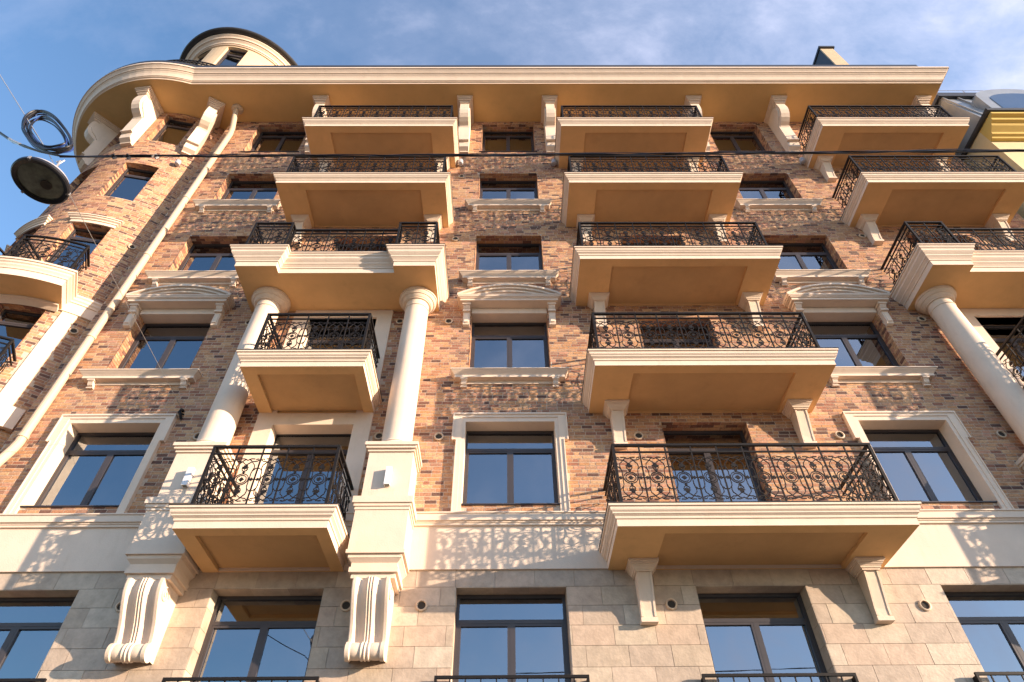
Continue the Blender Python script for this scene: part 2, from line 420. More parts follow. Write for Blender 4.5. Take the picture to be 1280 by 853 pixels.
# ------------------------------------------------------------------ windows
def window(cx, w, z0, z1, parent=BLD, tr=.43, y=REC, name="window", loc=None, rot=None, sashes=2, open_=False):
    """frame = the part, sashes and panes its sub-parts; built round its bottom centre"""
    h = z1-z0; f = MB(); a = w/2; T = .05; D0, D1 = 0, .09
    zt = h-tr
    f.box(-a, -a+T, D0, D1, 0, h); f.box(a-T, a, D0, D1, 0, h); f.box(-a+T, a-T, D0+.002, D1, h-T, h); f.box(-a+T, a-T, D0+.002, D1, 0, T)
    f.box(-a+T, a-T, D0+.004, D1, zt-.03, zt+.03)
    if sashes == 2: f.box(-.022, .022, D0+.006, D1, T, zt-.03)
    fr = f.build(name, "frame", parent, loc or (cx, y, z0), rot or (0, 0, 0))
    p = MB(); p.box(-a+T, a-T, .045, .055, zt+.03, h-T); q = p.build("pane", "glass", fr); q.rotation_euler = (R_(random.uniform(-.15, .15)), 0, R_(random.uniform(-.2, .2)))
    ws = [(-a+T, -.022), (.022, a-T)] if sashes == 2 else [(-a+T, a-T)]
    for p0, p1 in ws:
        s = MB(); S = .04; g0, g1 = .008, .06; W_ = p1-p0; H_ = zt-.03-T
        s.box(0, S, g0, g1, 0, H_); s.box(W_-S, W_, g0, g1, 0, H_); s.box(S, W_-S, g0+.002, g1, 0, S); s.box(S, W_-S, g0+.002, g1, H_-S, H_)
        so = s.build("sash", "frame", fr, (p0, 0, T))
        p = MB(); p.box(p0+S, p1-S, .040, .050, T+S, zt-.03-S); q = p.build("pane", "glass", fr); q.rotation_euler = (R_(random.uniform(-.15, .15)), 0, R_(random.uniform(-.25, .25)))
    return fr
for k, x in CX.items():
    window(x, 2*HW-.024, WB[0], WT[0]-.01, tr=.44)
    for f in range(1, 6):
        door = k in "BDF"; hw = .86 if door else HW
        z0 = SOF[f-1]+.33 if door else WB[f]; z1 = WT[f] if not (door and f == 2) else 12.85
        inset = .012 if not (f == 1 and not door) else 0
        window(x, 2*(hw-inset), z0+.002, z1-inset, tr=.47 if f < 5 else .35, name="balcony_door" if door else "window")
    if k in "ACE":   # dark metal sill strips under the windows that have no stone sill
        for z in (WB[1], WB[5]):
            s = MB(); s.box(x-HW-.06, x+HW+.06, -.035, REC, z-.022, z); s.build("metal_sill", "frame", BLD)

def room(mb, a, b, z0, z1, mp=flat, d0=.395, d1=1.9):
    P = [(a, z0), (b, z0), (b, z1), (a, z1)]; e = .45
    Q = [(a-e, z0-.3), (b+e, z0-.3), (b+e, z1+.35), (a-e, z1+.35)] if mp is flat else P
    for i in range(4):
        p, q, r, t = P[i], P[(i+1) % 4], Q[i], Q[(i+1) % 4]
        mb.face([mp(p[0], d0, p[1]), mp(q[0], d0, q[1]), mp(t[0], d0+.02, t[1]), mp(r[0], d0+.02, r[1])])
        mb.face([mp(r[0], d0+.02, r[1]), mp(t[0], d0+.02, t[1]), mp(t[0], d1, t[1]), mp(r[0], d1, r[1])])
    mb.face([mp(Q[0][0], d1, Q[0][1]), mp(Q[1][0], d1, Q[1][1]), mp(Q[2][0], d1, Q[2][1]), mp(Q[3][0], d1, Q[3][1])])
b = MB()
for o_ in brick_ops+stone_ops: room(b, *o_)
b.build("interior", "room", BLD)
def curtain(x0, x1, z0, z1, y=.50):
    b = MB(); n = max(6, int((x1-x0)/.03)); ph = random.random()*6
    P = [(x0+(x1-x0)*i/n, y+.022*sin(i*1.15+ph)+.012*sin(i*.43+ph)) for i in range(n+1)]
    for p, q in zip(P, P[1:]): b.face([(*p, z0), (*q, z0), (*q, z1), (*p, z1)])
    b.build("curtain", "curtain", BLD)
for k, f, parts in (("A", 2, ((-.85, -.35), (.1, .85))), ("A", 3, ((-.85, -.5),)), ("C", 2, ((.32, .86),)), ("C", 3, ((-.86, -.5), (.5, .86))), ("A", 1, ((-.86, -.62),)), ("E", 1, ((.5, .86), (-.86, -.6))), ("C", 4, ((-.86, .2),)), ("E", 3, ((-.3, .86),)), ("D", 3, ((-.8, -.3), (.45, .8))), ("B", 2, ((-.75, -.4),))):
    for p, q in parts: curtain(CX[k]+p, CX[k]+q, WB[f]-.1, WT[f]+.1)
# ---- second floor window surrounds with ears
for k in "ACE":
    x = CX[k]; s = MB()
    for sg in (-1, 1):
        def bx(a, b, y0, y1, z0, z1): s.box(min(x+sg*a, x+sg*b), max(x+sg*a, x+sg*b), y0, y1, z0, z1)
        bx(.885, .955, -.055, REC, 7.625, 9.80); bx(.955, 1.035, -.075, .01, 7.625, 9.25); bx(1.035, 1.055, -.095, .01, 7.625, 9.25)
        bx(.955, 1.11, -.075, .01, 9.25, 9.86); bx(1.11, 1.135, -.095, .01, 9.235, 9.885)
    s.box(x-.885, x+.885, -.054, REC, 9.70, 9.77); s.box(x-.885, x+.885, -.0545, .01, 9.7705, 9.80); s.box(x-1.10, x+1.10, -.074, .01, 9.80, 9.861); s.box(x-1.135, x+1.135, -.096, .01, 9.862, 9.905)
    s.build("window_surround", "cream", BLD)
# ---- sills
SILL = [(-.05, .10), (.085, .10), (.085, .165), (.095, .17), (.10, .18), (.125, .205), (.155, .235), (.16, .25), (.18, .255), (.18, .28), (-.1, .285)]
def sill(x, ztop, hw=1.08, mat="cream"):
    s = MB(); z = ztop-.28
    pa = [(x-hw, 0), (x-hw, -.075), (x+hw, -.075), (x+hw, 0)]; s.sweep(pa, SILL, z)
    s.face([(x-hw-.08, -.155, z+.1005), (x-hw-.08, .02, z+.1005), (x+hw+.08, .02, z+.1005), (x+hw+.08, -.155, z+.1005)]); s.box(x-hw+.02, x+hw-.02, -.03, .0, z+.02, z+.10); s.box(x-hw-.1, x+hw+.1, -.2, .1, ztop-.01, ztop+.002)
    o = s.build("window_sill", mat, BLD)
    for sg in (-1, 1):
        c = MB(); cx = sg*(hw-.11)
        c.extr_yz([(-.14, .101), (-.135, .055), (-.11, .03), (-.10, .0), (-.085, -.03), (-.05, -.05), (-.045, -.075), (0, -.075), (0, .101)], cx-.055, cx+.055)
        c.box(cx-.075, cx+.075, -.15, 0, .062, .102); c.box(cx-.07, cx+.07, -.06, 0, -.085, -.06)
        c.build("sill_corbel", mat, o, (x, 0, z), fix=True)
for k in "ACE":
    for z in (WB[2], WB[3], WB[4]): sill(CX[k], z+.003)
# ---- third floor segmental pediments
def arc(hw, z0, rise, n=18):
    r = (hw*hw+rise*rise)/(2*rise); a = math.asin(hw/r)
    return [(r*sin(-a+2*a*i/n), z0+rise-r+r*cos(-a+2*a*i/n)) for i in range(n+1)]
for k in "ACE":
    x = CX[k]; s = MB()
    for (hw, z0, ri, th, yf) in ((1.24, 13.37, .35, .055, -.36), (1.18, 13.33, .335, .06, -.31), (1.12, 13.31, .30, .07, -.26)):
        o_ = arc(hw, z0, ri); i_ = arc(hw-.02, z0-th, ri)
        for (a, b, c, d) in zip(o_, o_[1:], i_, i_[1:]):
            s.extr_xz([(x+c[0], c[1]), (x+d[0], d[1]), (x+b[0], b[1]), (x+a[0], a[1])], yf, 0)
    s.extr_xz([(x+1.08, 13.28)]+[(x+p, q) for p, q in arc(1.08, 13.29, .27)[::-1]]+[(x-1.08, 13.28)], -.13, 0)
    s.box(x-1.155, x+1.155, -.30, 0, 13.168, 13.235); s.box(x-1.18, x+1.18, -.325, 0, 13.236, 13.262); s.box(x-1.215, x+1.215, -.345, 0, 13.263, 13.30); s.box(x-1.235, x+1.235, -.358, 0, 13.301, 13.335)
    p = s.build("window_pediment", "cream", BLD, fix=True)
    l = MB(); l.box(x-.888, x+.888, -.05, REC, 12.985, 13.16); l.build("lintel", "cream", p)
    for sg in (-1, 1):
        cx = x+sg*1.005; c = MB()
        c.extr_yz([(-.22, 13.16), (-.215, 13.08), (-.19, 13.04), (-.15, 12.99), (-.125, 12.93), (-.12, 12.62), (-.09, 12.55), (-.03, 12.53), (0, 12.53), (0, 13.16)], cx-.075, cx+.075)
        c.box(cx-.10, cx+.10, -.24, 0, 13.10, 13.1655); c.box(cx-.09, cx+.09, -.18, 0, 12.93, 12.985); c.box(cx-.045, cx+.045, -.135, -.02, 12.60, 12.90)
        c.build("pediment_console", "cream", p, fix=True)
# ---- frieze band between stone and brick
s = MB(); FR = [(.05, 0), (.05, .78), (.085, .785), (.085, .825), (.10, .83), (.10, .85), (.13, .86), (.13, .985), (.15, .99), (.15, 1.015), (-.02, 1.03)]
s.sweep([(XL, 1.5), (XL, 0), (XR, 0), (XR, 1.5)], FR, 6.603); s.box(XL-.045, XR+.045, -.047, .0, 6.6025, 6.64)
s.build("frieze_band", "cream", BLD)
# ---- cream door bays behind the columns
for k in "BF":
    x = CX[k]; s = MB()
    for sg in (-1, 1):
        a, b = sorted((x+sg*.80, x+sg*1.15)); s.box(a, b, -.06, .1, ZB, 13.10)
        a, b = sorted((x+sg*.80, x+sg*.86)); s.box(a, b, .1005, REC, ZB, 13.0)
    for z0, z1 in ((9.64, 9.93), (12.85, 13.1)): s.box(x-.80, x+.80, -.058, REC, z0, z1)
    s.build("door_surround", "cream", BLD)

# ------------------------------------------------------------------ columns, pedestals, scroll consoles
def scroll_console(x, parent):
    s = MB(); n = 26; hw = .27
    ctr = [(-.60, 6.20), (-.61, 6.10), (-.585, 5.98), (-.52, 5.86), (-.44, 5.74), (-.36, 5.62), (-.30, 5.50), (-.265, 5.40), (-.255, 5.33)]
    def rel(u):   # raised rims, two channels, ribbed middle
        a = abs(u)
        if a > .80: return .035
        if a > .26: return -.045*sin((a-.26)/.54*pi)+.01
        return .03+.012*cos(a/.26*2*pi*1.5)
    us = [-1+2*i/n for i in range(n+1)]; b0 = len(s.v)
    for y, z in ctr: s.v += [(x+u*hw, y-rel(u), z) for u in us]
    k = n+1
    for j in range(len(ctr)-1):
        for i in range(n): s.f.append((b0+(j+1)*k+i, b0+(j+1)*k+i+1, b0+j*k+i+1, b0+j*k+i)); s.c.append(None); s.sm.append(True)
    for sg in (-1, 1):
        s.extr_yz([(y+.004-.035, z) for y, z in ctr]+[(-.26, 5.20), (-.20, 5.16), (0, 5.16), (0, 6.20)], x+sg*hw-.012, x+sg*hw+.003*sg)
    o = s.build("scroll_console", "cream", parent)
    r = MB(); pr = []
    for i in range(31):
        u = -1+2*i/30; a = abs(u); rr = .115+(.018 if a > .78 else (.012+.010*cos(a/.26*3*pi) if a < .26 else .006*sin((a-.26)/.52*pi)))*1.0; pr.append((x+u*(hw+.015), rr))
    m_ = 28; b0 = 0
    for px, rr in pr: r.v += [(px, -.26+rr*cos(2*pi*j/m_), 5.235+rr*sin(2*pi*j/m_)) for j in range(m_)]
    for i in range(30):
        for j in range(m_): r.f.append((i*m_+j, i*m_+(j+1) % m_, (i+1)*m_+(j+1) % m_, (i+1)*m_+j)); r.c.append(None); r.sm.append(True)
    r.f.append(tuple(range(m_-1, -1, -1))); r.f.append(tuple(30*m_+j for j in range(m_))); r.c += [None]*2; r.sm += [False]*2
    r.build("scroll_roll", "cream", o, fix=True)
    for sg in (-1, 1):   # volute on each side near the top
        v = MB(); xs = x+sg*(hw+.012)
        pts = [(xs, -.43+.13*(1-t/30)*cos(t*.42), 6.02+.13*(1-t/30)*sin(t*.42)) for t in range(28)]
        v.tube(pts, .014, 5); v.build("volute", "cream", o)
def pedestal(x):
    s = MB()
    lev = [(8.63, 8.70, .475, -.74), (8.58, 8.63, .45, -.71), (8.53, 8.58, .42, -.67), (7.56, 8.53, .395, -.64), (7.44, 7.56, .50, -.745), (7.385, 7.44, .475, -.72), (7.33, 7.385, .455, -.70),
           (6.62, 7.33, .44, -.685), (6.56, 6.62, .46, -.70), (6.50, 6.56, .42, -.66), (6.36, 6.50, .36, -.60), (6.28, 6.36, .38, -.63), (6.20, 6.28, .34, -.58)]
    for z0, z1, h, yf in lev: s.box(x-h, x+h, yf, 0, z0, z1)
    s.hexa([(x-.36, -.60, 6.44), (x+.36, -.60, 6.44), (x+.36, 0, 6.44), (x-.36, 0, 6.44)], [(x-.42, -.66, 6.505), (x+.42, -.66, 6.505), (x+.42, 0, 6.505), (x-.42, 0, 6.505)])
    p = s.build("column_pedestal", "cream", BLD); scroll_console(x, p)
    c = MB(); c.lathe([(.345, 8.70), (.36, 8.735), (.345, 8.77), (.31, 8.785), (.305, 8.80), (.32, 8.815), (.30, 8.84), (.285, 8.87), (.283, 10), (.275, 11.5), (.262, 12.66), (.262, 12.69), (.278, 12.70), (.28, 12.715), (.275, 12.73), (.265, 12.735), (.265, 12.76)], (x, -.335, 0), 40)
    co = c.build("column", "cream", BLD)
    c = MB(); c.lathe([(.265, 12.76), (.265, 12.87), (.305, 12.875), (.305, 12.90), (.32, 12.905), (.345, 12.935), (.36, 12.955), (.36, 12.965), (.385, 12.97), (.385, 12.985), (.41, 13.01), (.42, 13.03), (.42, 13.04), (.44, 13.045), (.44, 13.112)], (x, -.335, 0), 48)
    c.build("capital", "cream", co)
for k in "BF":
    for sg in (-1, 1): pedestal(CX[k]+sg*1.72+(.05 if k == "B" else 0))

# ------------------------------------------------------------------ balcony railings
def leaf(mb, x, z, r, y=0.0):
    pts = []
    for i in range(16):
        a = pi/2+2*pi*i/16; q = (1, .45, .8, .5)[i % 4]; pts.append((x+r*q*cos(a), z+r*q*sin(a)))
    mb.extr_xz(pts, y-.009, y+.009)
P_W = .4375
def panel_mesh():
    mb = MB(); t = .0095
    def tb(pts, rr=t): mb.tube([(x, 0, z) for x, z in pts], rr, 4, smooth=False)
    c = .575
    for s in (-1, 1):
        # long side bars with ogee ends that turn out to the balusters
        tb([(s*.212, c+.205), (s*.185, c+.215), (s*.165, c+.19), (s*.14, c+.165), (s*.13, c+.12), (s*.13, c-.12), (s*.14, c-.165), (s*.165, c-.19), (s*.185, c-.215), (s*.212, c-.205)])
        for q in (-1, 1):
            z = lambda v: c+q*v
            # big scroll from the flower up and out with a curl
            tb([(0, z(.265)), (s*.03, z(.30)), (s*.075, z(.335)), (s*.12, z(.345)), (s*.165, z(.35)), (s*.195, z(.37)), (s*.185, z(.395)), (s*.155, z(.392)), (s*.145, z(.375))])
            tb([(s*.14, z(.165)), (s*.155, z(.22)), (s*.145, z(.275)), (s*.11, z(.31)), (s*.07, z(.36)), (s*.03, z(.385)), (0, z(.37))])
            tb([(0, z(.15)), (s*.035, z(.17)), (s*.05, z(.205)), (s*.03, z(.235)), (0, z(.24))])
            tb([(s*.02, z(.385)), (s*.06, z(.40)), (s*.12, z(.397))])
        leaf(mb, s*.165, c, .038)
        tb([(s*.165, c), (s*.215, c)])
    ring = lambda r, n=16: [(r*cos(2*pi*i/n), c+r*.92*sin(2*pi*i/n)) for i in range(n+1)]
    tb(ring(.115)); tb(ring(.083, 12))
    leaf(mb, 0, c, .05)
    for q in (-1, 1):
        leaf(mb, 0, c+q*.235, .062); leaf(mb, 0, c+q*.135, .028)
    return mb.mesh("railing_panel", "iron")
PANEL = panel_mesh()
b_ = MB(); b_.box(-.011, .011, -.011, .011, 0, 1.205); BAL = b_.mesh("baluster", "iron")
b_ = MB(); b_.box(-.023, .023, -.023, .023, 0, 1.20); b_.box(-.035, .035, -.035, .035, 0, .02); POST = b_.mesh("corner_post", "iron")
def railing(parent, runs, zt):
    """runs: list of plan points; zt = top of slab. rails are sub-parts, one per run"""
    for i, (a, b) in enumerate(zip(runs, runs[1:])):
        A, B = Vector(a), Vector(b); d = B-A; ln = d.length; n = max(1, round(ln/P_W)); an = math.atan2(d.y, d.x)
        r = MB(); e = .024; r.box(-e, ln+e, -.026, .026, 1.195, 1.235); put("top_rail", r.mesh("top_rail", "iron"), parent, (A.x, A.y, zt+.0012*i), (0, 0, an))
        r = MB(); r.box(0, ln, -.014, .014, 1.065, 1.09); put("lower_rail", r.mesh("lower_rail", "iron"), parent, (A.x, A.y, zt), (0, 0, an))
        for k in range(n):
            p = A+d*((k+.5)/n); o = put("railing_panel", PANEL, parent, (p.x, p.y, zt), (0, 0, an)); o.scale.x = ln/n/P_W
            if k: q = A+d*(k/n); put("baluster", BAL, parent, (q.x, q.y, zt), (0, 0, an))
    for p in runs[1:-1]: put("corner_post", POST, parent, (p[0], p[1], zt))
SLABP = [(0, 0), (0, .115), (.018, .12), (.022, .135), (.022, .155), (.045, .175), (.06, .185), (.06, .205), (.085, .23), (.09, .25), (.09, .285), (.115, .29), (.115, .328), (-.03, .33)]
SLABP4 = [(0, 0), (0, .15), (.02, .155), (.02, .185), (.06, .24), (.075, .25), (.075, .285), (.12, .34), (.14, .37), (.14, .42), (.17, .45), (.175, .465), (.175, .50), (.20, .505), (.20, .54), (-.03, .542)]
def bracket(x, parent, z):
    c = MB()
    c.extr_yz([(-.30, -.10), (-.265, -.30), (-.15, -.72), (-.13, -.90), (0, -.90), (0, -.10)], x-.115, x+.115)
    c.extr_yz([(-.31, -.13), (-.275, -.31), (-.165, -.70), (-.15, -.82), (-.1, -.82), (-.1, -.13)], x-.119, x-.085)
    c.extr_yz([(-.31, -.13), (-.275, -.31), (-.165, -.70), (-.15, -.82), (-.1, -.82), (-.1, -.13)], x+.085, x+.119)
    c.box(x-.13, x+.13, -.16, 0, -.905, -.84)
    c.sweep([(x-.145, 0), (x-.145, -.325), (x+.145, -.325), (x+.145, 0)], [(-.02, -.17), (.0, -.17), (0, -.145), (.018, -.14), (.022, -.12), (.04, -.095), (.058, -.08), (.058, -.065), (.075, -.06), (.08, -.04), (.098, -.035), (.098, .004)], 0)
    c.box(x-.144, x+.144, -.324, 0, -.169, .0)
    c.build("bracket", "cream", parent, (0, 0, z), fix=True)
def balcony(x, hw, s, panel=None, brackets=(), ph=0):
    b = MB(); yf = -1.40; x0, x1 = x-hw, x+hw
    # soffit ring with a sunk panel
    pw = panel; p0, p1, q0, q1 = x+.03-pw, x+.03+pw, yf+.22, -.02
    z = s; d = .06
    for a in ([(x0, yf), (x1, yf), (p1, q0), (p0, q0)], [(x1, yf), (x1, 0), (p1, q1), (p1, q0)], [(x1, 0), (x0, 0), (p0, q1), (p1, q1)], [(x0, 0), (x0, yf), (p0, q0), (p0, q1)]):
        b.face([(u, v, z) for u, v in a][::-1])
    P4 = [(p0, q0), (p1, q0), (p1, q1), (p0, q1)]
    for i in range(4):
        a, c = P4[i], P4[(i+1) % 4]; b.face([(*a, z), (*c, z), (*c, z+d), (*a, z+d)])
    so = b.build("balcony", "stucco", BLD)
    q_ = MB(); q_.face([(*p, z+d) for p in P4][::-1]); q_.build("soffit_panel", "panel", so)
    f = MB(); f.sweep([(x0, 0), (x0, yf), (x1, yf), (x1, 0)], SLABP, s); f.face([(x0, yf, s+.329), (x1, yf, s+.329), (x1, 0, s+.329), (x0, 0, s+.329)])
    f.build("slab_fascia", "cream", so)
    e_ = MB(); e_.sweep([(x0, 0), (x0, yf), (x1, yf), (x1, 0)], [(.05, .3305), (.128, .3305), (.128, .3385), (.05, .3385)], s); e_.build("drip_shadow_edge", "roof", so)  # metal drip edge, its dark strip drawing the shadow line at the cap
    for dx in brackets: bracket(x+dx, so, s)
    r = hw-.12; railing(so, [(x-r, -.03), (x-r, -1.33), (x+r, -1.33), (x+r, -.03)], s+.33)
    return so
def balcony_stepped(x, hw, s):
    yf, ym, e = -1.36, -1.16, .93; x0, x1 = x-hw, x+hw
    pa = [(x0, 0), (x0, yf), (x0+e, yf), (x0+e, ym), (x1-e, ym), (x1-e, yf), (x1, yf), (x1, 0)]
    b = MB()
    b.face([(u, v, s) for u, v in [(x0, 0), (x0, yf), (x0+e, yf), (x0+e, 0)]]); b.face([(u, v, s) for u, v in [(x0+e, 0), (x0+e, ym), (x1-e, ym), (x1-e, 0)]]); b.face([(u, v, s) for u, v in [(x1-e, 0), (x1-e, yf), (x1, yf), (x1, 0)]])
    so = b.build("balcony", "stucco", BLD)
    f = MB(); f.sweep(pa, SLABP4, s); f.face([(x0, ym, s+.541), (x1, ym, s+.541), (x1, 0, s+.541), (x0, 0, s+.541)])
    for a in (x0, x1-e): f.face([(a, yf, s+.5405), (a+e, yf, s+.5405), (a+e, ym, s+.5405), (a, ym, s+.5405)])
    f.build("slab_fascia", "cream", so)
    e_ = MB(); e_.sweep(pa, [(.10, .5425), (.213, .5425), (.213, .5505), (.10, .5505)], s); e_.build("drip_shadow_edge", "roof", so)  # drip edge again, dark to stand for the cap's shadow line
    r = hw-.07
    railing(so, [(x-r, -.03), (x-r, -1.42), (x-r+.875, -1.42), (x-r+.875, -1.22), (x+r-.875, -1.22), (x+r-.875, -1.42), (x+r, -1.42), (x+r, -.03)], s+.541-.15)
    return so
for f in range(5):
    balcony(3.925, 2.275, SOF[f], 1.555, (-1.745, 1.895))
    for k in "BF":
        if f < 2: balcony(CX[k], 1.155, SOF[f], .92)
        elif f == 2: balcony_stepped(CX[k], 2.235, 13.11)
        else: balcony(CX[k], 2.235, SOF[f], 1.53, (-1.82, 1.82))
# ---- french window rails of the lowest row
for k, x in CX.items():
    w_ = 1.12; b = MB(); b.box(x-w_, x+w_, -.13, -.09, 4.905, 4.945); b.box(x-w_, x-w_+.035, -.13, .01, 4.15, 4.904); b.box(x+w_-.035, x+w_, -.13, .01, 4.15, 4.904); b.box(x-w_+.036, x+w_-.036, -.125, -.095, 4.15, 4.18)
    o = b.build("french_rail", "iron", BLD)
    for i in range(1, 10): q = MB(); q.box(-.009, .009, -.009, .009, 0, .723); q.build("baluster", "iron", o, (x-w_+.2245*i, -.11, 4.181))

# ------------------------------------------------------------------ main cornice
R1 = 4.11; YC = -1.335; fi = math.acos((TY-YC)/R1)
path = [(TX+R1*sin(a), TY-R1*cos(a)) for a in [R_(-160)+(fi-R_(-160))*i/48 for i in range(49)]]+[(14.87, YC-.04), (14.87, 4)]
CP = [(0, 0), (0, .05), (.015, .055), (.02, .07), (.05, .075), (.05, .105), (.075, .11), (.095, .16), (.125, .23), (.165, .29), (.20, .32), (.20, .35), (.235, .36), (.245, .39), (.28, .43), (.31, .46), (.31, .475), (.345, .48), (.345, .56), (-.3, .60)]
b = MB(); b.sweep(path, CP, ZC)
CORN = b.build("cornice", "cream", BLD)
b = MB(); b.face([(*p, ZC+.002) for p in path[1:]]+[(-9, 4, ZC+.002)]); b.build("cornice_soffit", "eaves", CORN)
b = MB(); gp = [(x_, y_) for x_, y_ in path[:49]]+[(14.2, YC-.04)]
b.sweep(gp, [(.30, .565), (.335, .58), (.335, .76), (.29, .79), (-.4, .8)], ZC); b.build("gutter", "roof", CORN)
b = MB(); b.box(-9, 14.3, -1.0, 12, ZC+.5, ZC+.78); ROOF = b.build("roof", "roof", BLD)
b = MB(); b.box(14.05, 14.62, .2, 9, ZC+.3, 31.2); PW_ = b.build("party_wall", "drum", BLD)
b = MB(); b.box(13.99, 14.68, .12, 9.1, 31.2, 31.32); b.build("wall_cap", "roof", PW_)
b = MB(); b.box(14.035, 14.0495, .25, 9, ZC+.6, 31.19); b.build("wall_side_shade", "roof", PW_)  # added dark sheet standing for the shade on the wall's left side
# ---- scroll consoles under the cornice
def cornice_console_mesh():
    c = MB()
    side = [(-.74, -.20), (-.77, -.28), (-.79, -.42), (-.80, -.60), (-.785, -.76), (-.73, -.90), (-.64, -1.02), (-.52, -1.10), (-.40, -1.15), (-.375, -1.20)]
    c.extr_yz([(-.78, -.22)]+side[1:]+[(0, -1.20), (0, -.22)], -.145, .145)
    c.extr_yz([(-.385, -1.16), (-.365, -1.22), (-.355, -2.02), (-.30, -2.06), (-.28, -2.08), (-.28, -2.12), (-.25, -2.34), (-.12, -2.42), (-.12, -2.47), (0, -2.47), (0, -1.16)], -.185, .185)
    c.extr_yz([(-.55, -.24), (-.70, -.45), (-.70, -.70), (-.60, -.88), (-.42, -1.02), (-.30, -1.16), (-.16, -1.18), (0, -1.18), (0, -.24)], -.185, .185)
    c.box(-.27, .27, -.95, 0, -.09, .01); c.box(-.24, .24, -.915, 0, -.14, -.09); c.box(-.215, .215, -.88, 0, -.19, -.14); c.box(-.18, .18, -.83, 0, -.24, -.19); c.box(-.165, .165, -.81, 0, -.27, -.24)
    c.box(-.19, .19, -.372, 0, -2.10, -2.06)
    me = c.mesh("cornice_console", "cream")
    import bmesh
    bm = bmesh.new(); bm.from_mesh(me); bmesh.ops.recalc_face_normals(bm, faces=bm.faces); bm.to_mesh(me); bm.free()
    return me
CM = cornice_console_mesh()
for x in (-6.38, -1.43, 1.49, 6.46, 9.42, 14.42): put("cornice_console", CM, BLD, (x, 0, ZC))
for a in (-80.3, -43.8, -7.0, 29.4):
    q = R_(a); put("cornice_console", CM, BLD, (TX+TR*sin(q), TY-TR*cos(q), ZC), (0, 0, q))

# ------------------------------------------------------------------ round corner tower
U = lambda deg: R_(deg)*TR
PER = 36.6
t_ops = []; tops = [(9.95, 12.05+1.0), (13.55, 16.45), (17.85, 19.80), (21.28, 23.20)]
for n in (0, -1, -2):
    for z0, z1 in tops: t_ops.append((U(1.6+PER*n), U(21.1+PER*n), z0, z1))
t_cov = [(U(-160), U(60), 13.12, 13.64), (U(26.5), U(33.4), 9.7, 13.2)]
w = MB(); wall_mesh(w, U(-150), U(48), 7.0, ZC+.05, t_ops, cyl, step=.14, y=.001)
TW = w.build("tower_wall", "mortar", BLD)
w = MB(); w.lathe([(TR+.02, 0), (TR+.02, 7.0)], (TX, TY, 0), 64, caps=False); w.build("tower_stone_base", "stone", BLD)
tb = MB()
for r in brick_rects(U(-150), U(48), 7.6, 7.6+BP*196, t_ops, t_cov, 11):
    dy = random.choice((0, .0008, .0016, .0024)); tb.box(r[0], r[1], -.0025-dy, .004, r[2], r[3], brick_tint(), cyl, "k")
reveal_bricks(tb, t_ops, cyl)
o = tb.build("brick_courses", "brick", TW); o["kind"] = "stuff"
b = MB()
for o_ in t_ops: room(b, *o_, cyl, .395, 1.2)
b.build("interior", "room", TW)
for (a, b, z0, z1) in t_ops:
    q = (a+b)/2/TR; w_ = (b-a)-.05; r = TR-.20
    window(0, w_, z0, z1-.014, tr=.40, loc=(TX+r*sin(q), TY-r*cos(q), z0), rot=(0, 0, q), sashes=1, name="window")
def arcpath(r, a0, a1, n=20): return [(TX+r*sin(R_(a0+(a1-a0)*i/n)), TY-r*cos(R_(a0+(a1-a0)*i/n))) for i in range(n+1)]
def radial(r, a): return (TX+r*sin(R_(a)), TY-r*cos(R_(a)))
b = MB(); b.sweep(arcpath(TR, -150, 46, 60), [(.06, 0), (.06, .30), (.09, .31), (.09, .36), (.12, .39), (.12, .45), (.15, .48), (.15, .53), (-.02, .55)], 13.11)
b.sweep(arcpath(TR, -150, 46, 60), [(-.02, .001), (.057, .001), (.057, .01)], 13.11); b.build("tower_band", "cream", BLD)
for n in (0, -1, -2):
    d = PER*n
    b = MB(); b.sweep([radial(TR-.02, .2+d)]+arcpath(TR+.04, .2+d, 22.5+d)+[radial(TR-.02, 22.5+d)], [(0, 0), (0, .10), (.03, .11), (.03, .15), (.08, .18), (.08, .22), (.11, .225), (.11, .26), (-.08, .265)], 16.45)
    b.sweep(arcpath(TR, .2+d, 22.5+d), [(-.02, -.001), (.045, -.001), (.045, .01)], 16.45); b.build("window_hood", "cream", BLD)
    b = MB(); b.sweep([radial(TR-.02, 26.9+d)]+arcpath(TR+.035, 26.9+d, 33.2+d, 4)+[radial(TR-.02, 33.2+d)], [(0, 0), (0, 2.86)], 10.25)
    b.sweep([radial(TR-.02, 25.4+d)]+arcpath(TR+.14, 25.4+d, 38.3+d, 5)+[radial(TR-.02, 38.3+d)], [(-.1, 0), (0, 0), (0, .5), (-.14, .52)], 9.74)
    b.build("tower_pilaster", "cream", BLD)
